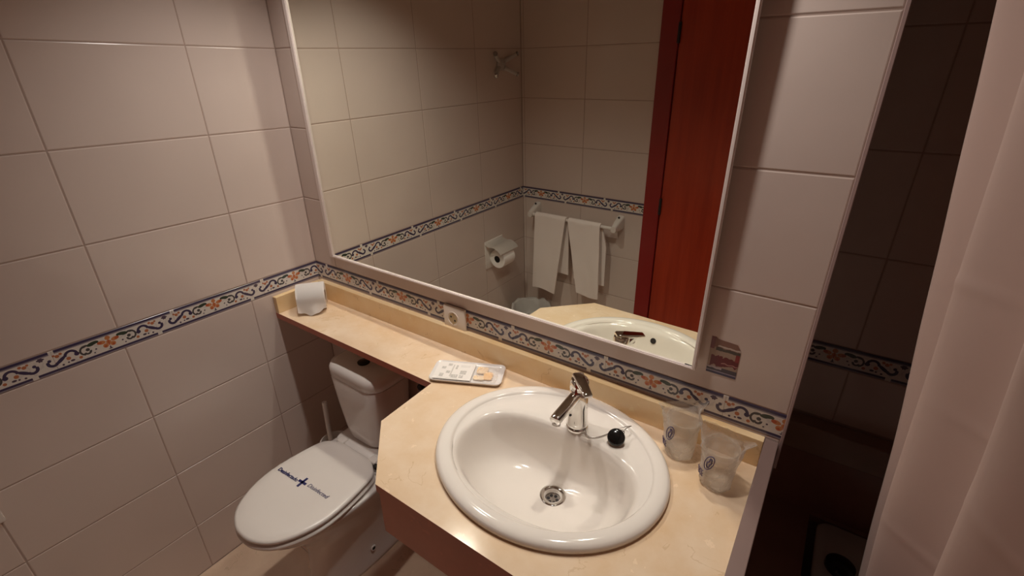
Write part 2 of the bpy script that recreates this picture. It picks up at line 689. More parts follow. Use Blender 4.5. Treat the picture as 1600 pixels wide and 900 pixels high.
# border tiles must not cross the door: remove those pieces
for o in list(wall_rear.children):
    if o.name.startswith('border_tile'):
        xs = [o.location.x - v.co.x for v in o.data.vertices]
        if max(xs) > DX0 + 0.005 and min(xs) < DX1 - 0.005:
            lo, hi = min(xs), max(xs)
            if lo < DX0 - 0.01:
                o.data = border_mesh(o.location.x - DX0, o.location.x - lo)
            elif hi > DX1 + 0.01:
                o.data = border_mesh(o.location.x - hi, o.location.x - DX1)
            else:
                bpy.data.objects.remove(o)

bm = bmesh.new(); bx(bm, (XR - 0.004, YA + BK, 0), (XE + WT, YA + WT, CEIL))
wall_alcove = structure('wall_alcove', bm, M['grout'])
tile_wall(wall_alcove, (XR - 0.1, YA), 0, XE - XR + 0.1, cols_from(1.717 - XR + 0.1, XE - XR + 0.1), (1.7966 - 0.239 - XR + 0.1) % BL, zmin=0.775)

bm = bmesh.new(); bx(bm, (XR - 0.1, WT, 0), (XR - BK, YA + 0.05, CEIL)); bx(bm, (XR - 0.1, 0.012, 0), (XR - 0.004, WT, CEIL))
wall_return = structure('wall_return', bm, M['tile'])

bm = bmesh.new(); bx(bm, (XE + BK, YD - WT, 0), (XE + WT, YA + WT, CEIL))
wall_right = structure('wall_right', bm, M['grout'])
tile_wall(wall_right, (XE, YA), -PI / 2, YA - YD, cols_from(0.30, YA - YD), 0.1, zmin=0.775)

bm = bmesh.new(); bx(bm, (-WT, YD - WT, CEIL), (XE + WT, YA + WT, CEIL + 0.08))
structure('ceiling', bm, M['ceiling'])

bm = bmesh.new(); bx(bm, (-WT, YD - WT, -0.10), (XE + WT, YA + WT, -0.0015))
floor = structure('floor', bm, M['grout'])
for i in range(4):
    for j in range(4):
        x0, x1 = 0.406 * i, min(0.406 * (i + 1), XR)
        y1, y0 = -0.406 * j, max(-0.406 * (j + 1), YD)
        if y1 - y0 < 0.02 or x1 - x0 < 0.02:
            continue
        me = tile_mesh(x1 - x0 - GAP, y1 - y0 - GAP, M['marble_floor'], name='floor_tile')
        o = new_obj('floor_tile', me, floor)
        o.location = ((x0 + x1) / 2, (y0 + y1) / 2, -T)
        o.rotation_euler = (-PI / 2, 0, 0)

# tile-edge trim on the free end of the mirror wall
bm = bmesh.new(); bx(bm, (XR - 0.0045, -0.0015, 0.86), (XR + 0.002, 0.02, CEIL), 0.001, 1)
structure('trim_1', bm, M['trim'])

# door in the rear wall (seen in the mirror)
door = thing('door', 'tall red-brown wooden door in the mirror, beside the towel rail', 'door', (0, 0, 0))
door['kind'] = 'structure'
door.name = 'door_1'
del door['category']
bm = bmesh.new(); bx(bm, (DX0 + 0.083, YD - 0.03, 0.006), (DX1 - 0.083, YD + 0.012, DZ - 0.083), 0.002, 1)
add('door_leaf', bm, M['wood'], door)
bm = bmesh.new()
bx(bm, (DX0, YD - 0.06, 0), (DX0 + 0.08, YD + 0.022, DZ), 0.003, 2)
add('door_jamb', bm, M['frame_wood'], door)
bm = bmesh.new()
bx(bm, (DX1 - 0.08, YD - 0.06, 0), (DX1, YD + 0.022, DZ), 0.003, 2)
add('door_jamb', bm, M['frame_wood'], door)
bm = bmesh.new()
bx(bm, (DX0 + 0.08, YD - 0.06, DZ - 0.08), (DX1 - 0.08, YD + 0.022, DZ), 0.003, 2)
add('door_head', bm, M['frame_wood'], door)
for z in (0.25, 1.005, 1.76):
    bm = bmesh.new()
    cyl(bm, (DX0 + 0.082, YD + 0.018, z - 0.04), (DX0 + 0.082, YD + 0.018, z + 0.04), 0.007, n=12)
    add('hinge', bm, M['dark'], door)
bm = bmesh.new()
cyl(bm, (DX1 - 0.14, YD + 0.012, 1.02), (DX1 - 0.14, YD + 0.06, 1.02), 0.009, n=12)
tube(bm, [(DX1 - 0.14, YD + 0.055, 1.02), (DX1 - 0.2, YD + 0.058, 1.02), (DX1 - 0.26, YD + 0.055, 1.02)], 0.008)
add('door_handle', bm, M['chrome_dull'], door)

# ------------------------------------------------------------------ downlight fittings
for i, (lx, ly) in enumerate(LAMPS):
    bm = bmesh.new()
    revolve(bm, (lx, ly, CEIL), (0, 0, -1), [(0.0, 0.062), (0.004, 0.060), (0.006, 0.054), (0.006, 0.042), (0.0, 0.042)], 32, (False, False))
    t = thing('ceiling_downlight', ('left' if i == 0 else 'right') + ' recessed round downlight in the ceiling above the mirror', 'lamp', (0, 0, 0), group='downlights above the mirror')
    add('lamp_trim', bm, M['lamp_ring'], t, True, 40)

# ------------------------------------------------------------------ counter with shelf
P0, P1, P2 = (0.776, -0.1943), (0.783, -0.3806), (0.928, -0.523)
TH = 0.022
ct = thing('vanity_counter', 'cream marble vanity counter with chamfered corner and long narrow shelf', 'counter', (0, 0, 0))
XCR = 1.580
# sink cut-out in the slab (bowl passes through it)
SCX, SCY, SA, SB = 1.187, -0.248, 0.266, 0.233
outline = [(0.0, -0.002), (0.0, -0.1943), P0, P1, P2, (XCR, -0.523), (XCR, -0.002)]
bm = bmesh.new()
n = 48
hole = [(SCX + 0.235 * math.cos(2 * PI * k / n), SCY + 0.205 * math.sin(2 * PI * k / n)) for k in range(n)]
for z in (ZC, ZC - TH):
    vo = [bm.verts.new((x, y, z)) for x, y in outline]
    vh = [bm.verts.new((x, y, z)) for x, y in hole]
    eo = [bm.edges.new((vo[i], vo[(i + 1) % len(vo)])) for i in range(len(vo))]
    eh = [bm.edges.new((vh[i], vh[(i + 1) % n])) for i in range(n)]
    bmesh.ops.triangle_fill(bm, edges=eo + eh, use_beauty=True)
    if z == ZC:
        to, th_ = vo, vh
for a, b in ((to, vo), (th_, vh)):
    for i in range(len(a)):
        j = (i + 1) % len(a)
        bm.faces.new((a[i], a[j], b[j], b[i]))
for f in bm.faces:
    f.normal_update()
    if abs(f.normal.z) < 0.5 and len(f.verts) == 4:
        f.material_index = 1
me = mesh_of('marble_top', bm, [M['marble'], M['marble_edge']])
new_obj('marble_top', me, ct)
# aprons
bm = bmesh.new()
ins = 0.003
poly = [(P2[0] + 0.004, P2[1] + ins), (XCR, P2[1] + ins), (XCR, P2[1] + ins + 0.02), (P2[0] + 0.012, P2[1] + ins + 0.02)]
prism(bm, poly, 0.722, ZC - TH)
add('front_apron', bm, M['marble_edge'], ct, label='marble front apron below the counter edge, shade put into its colour')
bm = bmesh.new()
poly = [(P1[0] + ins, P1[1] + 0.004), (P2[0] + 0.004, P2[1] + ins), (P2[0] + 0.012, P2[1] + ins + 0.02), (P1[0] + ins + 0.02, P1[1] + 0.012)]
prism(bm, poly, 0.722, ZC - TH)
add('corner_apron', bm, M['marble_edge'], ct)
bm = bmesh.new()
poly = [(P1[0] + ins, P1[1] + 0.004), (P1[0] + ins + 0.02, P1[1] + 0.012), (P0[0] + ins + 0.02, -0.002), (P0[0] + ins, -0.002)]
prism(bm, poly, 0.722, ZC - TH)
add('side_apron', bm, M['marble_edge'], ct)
# back splash
bm = bmesh.new(); bx(bm, (0.021, -0.021, ZC), (XCR, -0.001, 0.9325), 0.0015, 2)
add('backsplash', bm, M['marble_splash'], ct)
bm = bmesh.new(); bx(bm, (0.001, -0.1935, ZC), (0.021, -0.001, 0.9255), 0.0015, 2)
add('side_splash', bm, M['marble_splash'], ct)

# slim side panel between counter and bath
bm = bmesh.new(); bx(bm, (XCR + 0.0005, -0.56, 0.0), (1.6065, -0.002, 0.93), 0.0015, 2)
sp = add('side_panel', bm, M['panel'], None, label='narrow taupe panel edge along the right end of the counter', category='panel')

# ------------------------------------------------------------------ wash basin
NB = 96
BCX, BCY = 1.192, -0.290


def outer(k, off=0.0):
    a = 2 * PI * k / NB
    return (SCX + (SA - off) * math.cos(a), SCY + (SB - off) * math.sin(a))


def bowl(k, off=0.0):
    a = 2 * PI * k / NB
    c, s = math.cos(a), math.sin(a)
    back = s > 0
    ex = 2.0 / (2.7 if back else 2.1)
    hx, hy = 0.209 - off, (0.131 if back else 0.141) - off
    sg = lambda v: (1 if v >= 0 else -1)
    return (BCX + hx * sg(c) * abs(c) ** ex, BCY + hy * sg(s) * abs(s) ** ex)


# start the bowl ring where its angle best matches the rim ring (both start at +x)
basin = thing('wash_basin', 'white oval ceramic wash basin set into the marble counter', 'basin', (0, 0, 0))
bm = bmesh.new()
rings = []
for off, z in ((0.006, -0.0005), (0.001, 0.003), (0.0, 0.009), (0.003, 0.015), (0.010, 0.0195), (0.020, 0.0205), (0.029, 0.0200), (0.0335, 0.0185), (0.0355, 0.0155), (0.0375, 0.0137)):
    rings.append([(*outer(k, off), ZC + z) for k in range(NB)])
for t, z in ((0.55, 0.0125), (0.85, 0.0125)):
    r = []
    for k in range(NB):
        o_, b_ = outer(k, 0.038), bowl(k, -0.006)
        r.append((o_[0] + (b_[0] - o_[0]) * t, o_[1] + (b_[1] - o_[1]) * t, ZC + z))
    rings.append(r)
for off, z in ((-0.004, 0.0115), (0.0, 0.009), (0.004, 0.004), (0.008, -0.004)):
    rings.append([(*bowl(k, off), ZC + z) for k in range(NB)])
DR = (1.2, -0.243)
ZD = ZC - 0.118
for t, z in ((0.035, -0.020), (0.075, -0.038), (0.13, -0.058), (0.20, -0.076), (0.29, -0.091), (0.40, -0.1015), (0.54, -0.1085), (0.70, -0.1135), (0.85, -0.1170)):
    r = []
    for k in range(NB):
        b_ = bowl(k, 0.008)
        a = 2 * PI * k / NB
        d_ = (DR[0] + 0.022 * math.cos(a), DR[1] + 0.022 * math.sin(a))
        r.append((b_[0] + (d_[0] - b_[0]) * t, b_[1] + (d_[1] - b_[1]) * t, ZC + z))
    rings.append(r)
rings.append([(DR[0] + 0.030 * math.cos(2 * PI * k / NB), DR[1] + 0.030 * math.sin(2 * PI * k / NB), ZD) for k in range(NB)])
rings.append([(DR[0] + 0.019 * math.cos(2 * PI * k / NB), DR[1] + 0.019 * math.sin(2 * PI * k / NB), ZD - 0.002) for k in range(NB)])
rings.append([(DR[0] + 0.018 * math.cos(2 * PI * k / NB), DR[1] + 0.018 * math.sin(2 * PI * k / NB), ZD - 0.03) for k in range(NB)])
loft(bm, rings, False, True)
add('bowl', bm, M['ceramic'], basin, True)
# waste: chrome flange and grate
bm = bmesh.new()
revolve(bm, (DR[0], DR[1], ZD - 0.001), (0, 0, 1), [(-0.012, 0.0185), (-0.002, 0.0195), (0.0, 0.022), (0.002, 0.027), (0.0015, 0.031), (-0.001, 0.032)], 40, (False, False))
dr = add('drain', bm, M['chrome'], basin, True, label='chrome drain ring')
bm = bmesh.new()
cyl(bm, (DR[0], DR[1], ZD - 0.017), (DR[0], DR[1], ZD - 0.0125), 0.0182, n=32)
add('drain_grate', bm, M['chrome_dull'], dr)
for k in range(6):
    a = 2 * PI * k / 6 + 0.3
    bm = bmesh.new()
    cyl(bm, (DR[0] + 0.0105 * math.cos(a), DR[1] + 0.0105 * math.sin(a), ZD - 0.0130), (DR[0] + 0.0105 * math.cos(a), DR[1] + 0.0105 * math.sin(a), ZD - 0.0120), 0.0040, n=12)
    add('drain_hole', bm, M['dark'], dr)
# overflow hole on the front inner wall
bm = bmesh.new()
cyl(bm, (1.194, -0.4205, ZC - 0.0165), (1.194, -0.4172, ZC - 0.0150), 0.0092, n=20)
add('overflow_hole', bm, M['dark'], basin)

# ------------------------------------------------------------------ tap
FX, FY = 1.201, -0.137
ZF = ZC + 0.0125
tap = thing('basin_tap', 'chrome single-lever mixer tap at the back of the basin', 'tap', (0, 0, 0))
bm = bmesh.new()
revolve(bm, (FX, FY, ZF), (0, 0, 1), [(0, 0.0265), (0.004, 0.0268), (0.006, 0.0255), (0.0075, 0.0235), (0.010, 0.0235), (0.011, 0.0258), (0.016, 0.0258), (0.018, 0.0245), (0.06, 0.0228), (0.108, 0.0215), (0.111, 0.020)], 40)
body = add('tap_body', bm, M['chrome'], tap, True, 40)
bm = bmesh.new()
revolve(bm, (FX, FY, ZF + 0.0075), (0, 0, 1), [(0, 0.0238), (0.0025, 0.0238)], 40, (False, False))
add('base_seal', bm, M['dark'], tap)
bm = bmesh.new()
revolve(bm, (FX, FY, ZF + 0.111), (0, 0, 1), [(0, 0.0205), (0.002, 0.0222), (0.020, 0.0215), (0.026, 0.019), (0.029, 0.012)], 40)
add('cartridge_cap', bm, M['chrome'], tap, True, 40)
# spout
s0, s1 = Vector((FX, FY - 0.012, ZF + 0.098)), Vector((FX - 0.006, FY - 0.102, ZF + 0.083))
bm = bmesh.new()
d = (s1 - s0).normalized()
uu_, vv_ = Vector((1, 0, 0)), None
vv_ = d.cross(uu_).normalized()
rings = []
for t, hx, hy in ((0, 0.0125, 0.0115), (0.3, 0.0125, 0.0115), (0.9, 0.0125, 0.0105), (0.985, 0.0122, 0.0102), (1.0, 0.0105, 0.0088)):
    c = s0 + (s1 - s0) * t
    rings.append([c + uu_ * x + vv_ * y for x, y in rrect(0, 0, hx, hy, 0.0078, 5)])
loft(bm, rings)
sp_ = add('spout', bm, M['chrome'], tap, True, 45)
bm = bmesh.new()
cyl(bm, s1 + Vector((0, 0.010, -0.008)), s1 + Vector((0, 0.009, -0.0155)), 0.0095, n=20)
add('aerator', bm, M['chrome_dull'], sp_, True, 40)
# lever
l0, l1 = Vector((FX - 0.012, FY + 0.010, ZF + 0.1405)), Vector((1.2455, -0.181, ZF + 0.132))
d = (l1 - l0).normalized()
sd = Vector((d.y, -d.x, 0)).normalized()
up = sd.cross(d).normalized()
rings = []
for t, hw, hh in ((0.0, 0.010, 0.004), (0.05, 0.0135, 0.0055), (0.35, 0.013, 0.006), (0.8, 0.0105, 0.0045), (0.97, 0.0098, 0.0036), (1.0, 0.0085, 0.0022)):
    c = l0 + (l1 - l0) * t
    rings.append([c + sd * x + up * y for x, y in rrect(0, 0, hw, hh, min(hw, hh) * 0.55, 4)])
bm = bmesh.new()
loft(bm, rings)
add('lever', bm, M['chrome'], tap, True, 40)
bm = bmesh.new()
cyl(bm, (FX - 0.008, FY - 0.0222, ZF + 0.045), (FX - 0.008, FY - 0.0245, ZF + 0.045), 0.0028, n=12)
add('indicator_dot', bm, M['dark'], tap)

# ------------------------------------------------------------------ basin stopper on its chain
st = thing('basin_stopper', 'round black rubber stopper on a thin chain behind the tap', 'stopper', (0, 0, 0))
SX, SY, SZ = 1.301, -0.139, ZC + 0.0305
ax = Vector((0.20, -0.55, 0.75)).normalized()
bm = bmesh.new()
revolve(bm, Vector((SX, SY, SZ)) - ax * 0.006, ax, [(0, 0.012), (0.0, 0.0175), (0.002, 0.0195), (0.006, 0.0200), (0.0085, 0.0188), (0.0105, 0.0150), (0.0115, 0.009), (0.0120, 0.002)], 36)
add('stopper_disc', bm, M['black_rubber'], st, True, 50)
u_, v_ = frame_dir(ax)
top_ = Vector((SX, SY, SZ)) + Vector((0.008, 0.018, 0.006))
bm = bmesh.new()
tube(bm, [top_ + Vector((0.004 * math.cos(a), 0.0, 0.004 * math.sin(a))) for a in [2 * PI * i / 12 for i in range(12)]], 0.0009, 6, True)
add('stopper_ring', bm, M['chrome_dull'], st, True)
ctrl = [(FX + 0.024, FY - 0.006, ZF + 0.012), (FX + 0.036, FY - 0.018, ZF + 0.003), (1.255, -0.150, ZF + 0.0025), (1.272, -0.128, ZF + 0.003), (1.285, -0.098, ZF + 0.004), (1.305, -0.085, ZF + 0.012), (1.318, -0.094, ZF + 0.026), (1.312, -0.108, ZF + 0.027), (top_.x, top_.y, top_.z)]


def spline(ctrl, per=8):
    P = [Vector(c) for c in ctrl]
    P = [P[0] * 2 - P[1]] + P + [P[-1] * 2 - P[-2]]
    out = []
    for i in range(1, len(P) - 2):
        for k in range(per):
            f = k / per
            a, b, c, d = P[i - 1], P[i], P[i + 1], P[i + 2]
            out.append(0.5 * (2 * b + (c - a) * f + (2 * a - 5 * b + 4 * c - d) * f * f + (3 * b - 3 * c + d - a) * f ** 3))
    out.append(P[-2])
    return out


bm = bmesh.new()
tube(bm, spline(ctrl), 0.0011, 6)
add('chain', bm, M['chrome_dull'], st, True, label='thin grey chain from the tap to the stopper')

# ------------------------------------------------------------------ mirror
MT, MY, MB = 0.01532, -0.0153, 0.0139
nrm = Vector((math.sin(MY) * math.cos(MT), -math.cos(MT) * math.cos(MY), -math.sin(MT)))
exm = Vector((0, 0, 1)).cross(nrm).cross(Vector((0, 0, 1)))
exm = Vector((-nrm.y, nrm.x, 0)).normalized()
ezm = nrm.cross(exm) * -1
if ezm.z < 0:
    ezm = -ezm
mq = Vector((0.6, -MB, 1.09))
mirror = thing('wall_mirror', 'large rectangular mirror in a thin white frame above the counter', 'mirror', mq)
mirror.name = 'framed_mirror'
mirror.matrix_world = Matrix(((exm.x, -nrm.x, ezm.x, mq.x), (exm.y, -nrm.y, ezm.y, mq.y), (exm.z, -nrm.z, ezm.z, mq.z), (0, 0, 0, 1)))
# local: x right, z up, -y towards the room; glass plane at y=0
o4 = [(0.1145 - 0.6, -0.0455), (1.4222 - 0.6, -0.0325), (1.4262 - 0.6, 0.985), (0.1215 - 0.6, 0.985)]
i4 = [(0.1325 - 0.6, -0.0365), (1.4140 - 0.6, -0.0265), (1.4180 - 0.6, 0.975), (0.1380 - 0.6, 0.975)]
bm = bmesh.new()
for y0, y1, q in ((0.0, 0.0035, i4),):
    vs = [[bm.verts.new((x, y, z)) for x, z in [(q[0][0] - .004, q[0][1] - .003), (q[1][0] + .004, q[1][1] - .003), (q[2][0] + .004, q[2][1] + .004), (q[3][0] - .004, q[3][1] + .004)]] for y in (y0, y1)]
    bm.faces.new(vs[0]); bm.faces.new(vs[1][::-1])
    for i in range(4):
        bm.faces.new((vs[0][i], vs[1][i], vs[1][(i + 1) % 4], vs[0][(i + 1) % 4]))
add('mirror_glass', bm, M['mirror'], mirror)
FD = 0.006   # the frame stands this far in front of the glass
for i, nm in enumerate(('frame_bar', 'frame_bar', 'frame_bar', 'frame_bar')):
    j = (i + 1) % 4
    bm = bmesh.new()
    a, b, c, d = o4[i], o4[j], i4[j], i4[i]
    f = [bm.verts.new((p[0], -FD, p[1])) for p in (a, b, c, d)]
    k = [bm.verts.new((p[0], 0.0045, p[1])) for p in (a, b, c, d)]
    bm.faces.new(f); bm.faces.new(k[::-1])
    for q in range(4):
        bm.faces.new((f[q], k[q], k[(q + 1) % 4], f[(q + 1) % 4]))
    es = [e for e in bm.edges if all(abs(v.co.y + FD) < 1e-6 for v in e.verts)]
    bmesh.ops.bevel(bm, geom=es, offset=0.002, segments=2, affect='EDGES')
    add(nm, bm, M['frame'], mirror)
# dark gasket in the lower right corner
bm = bmesh.new()
g = i4[1]
bx(bm, (g[0] - 0.016, -0.0012, g[1] - 0.001), (g[0] + 0.001, 0.0, g[1] + 0.0012))
add('corner_gasket', bm, M['dark'], mirror)
# wedge blocks that hold the glass off the wall
bm = bmesh.new()
bx(bm, (-0.2, 0.0036, 0.90), (0.6, 0.018, 0.94))
add('mounting_rail', bm, M['frame'], mirror)

# ------------------------------------------------------------------ power socket
sk = thing('power_socket', 'square ivory wall socket set over the patterned border under the mirror', 'socket', (0.7075, -0.001, 0.9625))
bm = bmesh.new(); bx(bm, (-0.0425, -0.010, -0.0405), (0.0425, 0.0, 0.0405), 0.003, 2)
add('socket_plate', bm, M['plastic_socket'], sk, True, 40)
bm = bmesh.new()
revolve(bm, (-0.004, -0.0102, 0.001), (0, -1, 0), [(-0.0005, 0.0235), (0.0012, 0.0232), (0.0012, 0.0205), (-0.0022, 0.0195), (-0.006, 0.0185), (-0.006, 0.001)], 36, (False, True))
rec = add('socket_recess', bm, M['plastic_socket'], sk, True, 40)
bm = bmesh.new()
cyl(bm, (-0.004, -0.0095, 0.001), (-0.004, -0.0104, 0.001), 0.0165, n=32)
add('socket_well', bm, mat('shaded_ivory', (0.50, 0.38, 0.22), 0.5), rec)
for sx in (-0.0075, 0.0075):
    bm = bmesh.new()
    cyl(bm, (-0.004 + sx, -0.0098, 0.001 - sx * 0.7), (-0.004 + sx, -0.0108, 0.001 - sx * 0.7), 0.0034, n=14)
    add('pin_hole', bm, M['dark'], rec)
for sz in (-0.0165, 0.0165):
    bm = bmesh.new()
    bx(bm, (-0.006, -0.0125, sz + 0.001 - 0.002), (-0.002, -0.0095, sz + 0.001 + 0.002))
    add('earth_contact', bm, M['brass'], rec)

# ------------------------------------------------------------------ sticker
bm = bmesh.new()
hw, hh = 0.0303, 0.044
sh = 0.004
poly = [(-hw, -hh), (hw, -hh), (hw, hh * 0.55), (hw * 0.72, hh * 0.86), (-hw * 0.6, hh * 0.92), (-hw * 0.7, hh), (-hw, hh)]
f = [bm.verts.new((x, -0.0008, z)) for x, z in poly]
k = [bm.verts.new((x, 0, z)) for x, z in poly]
bm.faces.new(f); bm.faces.new(k[::-1])
for q in range(len(poly)):
    bm.faces.new((f[q], k[q], k[(q + 1) % len(poly)], f[(q + 1) % len(poly)]))
sticker = add('wall_sticker', bm, M['sticker'], None, label='small worn red and blue printed sticker on the tile right of the mirror', category='sticker')
sticker.location = (1.4688, -0.0003, 1.0915)
sticker.rotation_euler = (0, math.radians(0.0), 0)

# ------------------------------------------------------------------ toilet
TX = 0.4055
tl = thing('toilet', 'white ceramic close-coupled toilet with closed lid under the marble shelf', 'toilet', (TX, 0, 0))


def egg(yb, yf, hw, hwb, n=56, bulge=0.47):
    """closed outline, back at yb (half width hwb), front tip at yf, widest hw"""
    L_ = yb - yf
    right = [(hwb * 0.6, yb), (hwb, yb - 0.018 * L_ / 0.4), (hwb + (hw - hwb) * 0.62, yb - 0.14 * L_), (hw, yb - bulge * L_), (hw * 0.92, yb - 0.70 * L_), (hw * 0.66, yb - 0.89 * L_), (hw * 0.32, yb - 0.978 * L_)]
    pts = [(0, yb)] + right + [(0, yf)] + [(-x, y) for x, y in right[::-1]]
    return smooth_closed(pts, n)


def rings_of(secs):
    return [[(x, y, z) for x, y in egg(yb, yf, hw, hwb)] for z, yb, yf, hw, hwb in secs]


bm = bmesh.new()
secs = [(0.0, -0.03, -0.495, 0.088, 0.082), (0.012, -0.03, -0.50, 0.088, 0.082), (0.03, -0.03, -0.495, 0.083, 0.078), (0.10, -0.03, -0.475, 0.081, 0.078), (0.20, -0.035, -0.465, 0.091, 0.085),
        (0.27, -0.035, -0.495, 0.112, 0.095), (0.33, -0.035, -0.55, 0.138, 0.10), (0.37, -0.035, -0.60, 0.152, 0.105), (0.395, -0.035, -0.624, 0.160, 0.114), (0.406, -0.035, -0.632, 0.163, 0.116), (0.412, -0.037, -0.626, 0.159, 0.112)]
loft(bm, rings_of(secs))
add('toilet_bowl', bm, M['ceramic_wc'], tl, True)
bm = bmesh.new()
revolve(bm, (0.082, -0.285, 0.075), (1, -0.05, 0.1), [(0.0, 0.011), (0.004, 0.011), (0.006, 0.008), (0.003, 0.006)], 20, (False, False))
add('bolt_cover', bm, M['ceramic_wc'], tl, True)
bm = bmesh.new()
cyl(bm, (0.083, -0.285, 0.0752), (0.0872, -0.2852, 0.0756), 0.006, n=14)
add('bolt_hole', bm, M['dark'], tl)
# seat ring and lid
bm = bmesh.new()
secs = [(0.4200, -0.240, -0.618, 0.148, 0.104), (0.4215, -0.233, -0.638, 0.1645, 0.116), (0.428, -0.233, -0.638, 0.1645, 0.116), (0.4310, -0.236, -0.633, 0.160, 0.112)]
loft(bm, rings_of(secs))
add('toilet_seat', bm, M['plastic_white'], tl, True)
bm = bmesh.new()
secs = [(0.4395, -0.244, -0.612, 0.143, 0.100), (0.4400, -0.235, -0.634, 0.160, 0.113), (0.443, -0.233, -0.636, 0.1615, 0.114), (0.450, -0.233, -0.636, 0.1615, 0.114), (0.4535, -0.236, -0.628, 0.154, 0.110), (0.4558, -0.250, -0.60, 0.132, 0.09), (0.457, -0.30, -0.53, 0.07, 0.05)]
loft(bm, rings_of(secs))
lid = add('toilet_lid', bm, M['plastic_white'], tl, True)
for s in (-1, 1):
    bm = bmesh.new()
    bx(bm, (s * 0.085 - 0.018, -0.238, 0.436), (s * 0.085 + 0.018, -0.208, 0.453), 0.006, 3)
    add('hinge_block', bm, M['plastic_white'], tl, True)
bm = bmesh.new()
cyl(bm, (0.108, -0.238, 0.447), (0.123, -0.242, 0.446), 0.0075, n=14)
add('hinge_pin', bm, M['dark'], tl, True)
# rear deck
bm = bmesh.new()
rg = [[(x, y, z) for x, y in rrect(0.004, -0.126, hx, hy, 0.03, 6)] for z, hx, hy in ((0.380, 0.118, 0.092), (0.415, 0.132, 0.105), (0.442, 0.132, 0.105), (0.447, 0.127, 0.100))]
loft(bm, rg)
add('cistern_deck', bm, M['ceramic_wc'], tl, True, 50)
# cistern
bm = bmesh.new()
rg = []
for z, hx, yf in ((0.446, 0.085, -0.185), (0.458, 0.092, -0.195), (0.50, 0.102, -0.200), (0.60, 0.117, -0.205), (0.70, 0.128, -0.208), (0.705, 0.126, -0.206)):
    yb = -0.025
    rg.append([(x, y, z) for x, y in rrect(-0.014, (yb + yf) / 2, hx, (yb - yf) / 2, 0.055 if z > .45 else .05, 8)])
loft(bm, rg)
add('cistern', bm, M['ceramic_wc'], tl, True, 60)
bm = bmesh.new()
rg = []
for z, hx, yf in ((0.7075, 0.126, -0.206), (0.710, 0.129, -0.209), (0.738, 0.130, -0.209), (0.751, 0.125, -0.204), (0.759, 0.108, -0.188)):
    yb = -0.022
    rg.append([(x, y, z) for x, y in rrect(-0.014, (yb + yf) / 2, hx, (yb - yf) / 2, 0.056, 8)])
loft(bm, rg)
cl = add('cistern_lid', bm, M['ceramic_wc'], tl, True, 60)
bm = bmesh.new()
revolve(bm, (-0.010, -0.136, 0.759), (0, 0, 1), [(0, 0.021), (0.004, 0.021), (0.006, 0.018), (0.006, 0.001)], 28)
add('flush_button', bm, M['black_rubber'], cl, True, 40)
# inlet valve
bm = bmesh.new()
cyl(bm, (0.150, -0.002, 0.665), (0.150, -0.045, 0.665), 0.011, n=16)
cyl(bm, (0.150, -0.035, 0.655), (0.150, -0.035, 0.70), 0.009, n=16)
add('inlet_valve', bm, M['dark'], tl, True, 40)

# lettering on the lid
def text_mesh(body, size, m, name, parent, loc, rz, shear=0.0, ext=0.0003, bold=0.0):
    cu = bpy.data.curves.new(name, 'FONT')
    cu.body = body
    cu.size = size
    cu.extrude = ext
    cu.shear = shear
    cu.offset = bold
    cu.align_x = 'LEFT'
    cu.align_y = 'CENTER'
    tmp = bpy.data.objects.new('tmp_text', cu)
    COL.objects.link(tmp)
    bpy.context.view_layer.update()
    dg = bpy.context.evaluated_depsgraph_get()
    me = bpy.data.meshes.new_from_object(tmp.evaluated_get(dg))
    bpy.data.objects.remove(tmp)
    me.materials.clear()
    me.materials.append(m)
    xs = [v.co.x for v in me.vertices]
    o = new_obj(name, me, parent)
    o.location = loc
    o.rotation_euler = (0, 0, rz)
    return o, max(xs) - min(xs)


ZL = 0.4580
t1, w1 = text_mesh('Desinfectado', 0.0185, M['ink_blue'], 'lettering', lid, (0.2695 - TX, -0.4345, ZL), 0.05, bold=0.0004)
t1.scale.x = 0.096 / w1
t2, w2 = text_mesh('Disinfected', 0.0185, M['ink_soft'], 'lettering', lid, (0.410 - TX, -0.4205, ZL), 0.05, shear=0.25)
t2.scale.x = 0.095 / w2
bm = bmesh.new()
for a, b in (((-0.0175, -0.0042), (0.0175, 0.0042)), ((-0.0042, -0.0195), (0.0042, 0.0195))):
    bx(bm, (a[0], a[1], -0.0004), (b[0], b[1], 0.0004))
cr = add('printed_cross', bm, M['ink_blue'], lid, loc=(0.386 - TX, -0.4248, ZL))
cr.rotation_euler = (0, 0, 0.05)

# ------------------------------------------------------------------ toilet brush
tb = thing('toilet_brush', 'white toilet brush standing in its holder in the dark corner behind the toilet', 'toilet brush', (0.165, -0.165, 0))
bm = bmesh.new()
revolve(bm, (0, 0, 0), (0, 0, 1), [(0, 0.048), (0.01, 0.05), (0.30, 0.056), (0.325, 0.057), (0.328, 0.05), (0.30, 0.048)], 28)
add('brush_holder', bm, M['plastic_white'], tb, True, 40)
bm = bmesh.new()
tube(bm, [(0.002, -0.018, 0.30), (0.0, -0.014, 0.42), (-0.004, -0.008, 0.515)], 0.009, 12)
add('brush_handle', bm, M['plastic_white'], tb, True, 50)

# ------------------------------------------------------------------ loose paper roll on the shelf
rl = thing('toilet_paper_roll', 'white toilet paper roll lying on the left end of the marble shelf', 'toilet paper', (0.0905, -0.0965, ZC), math.radians(52))
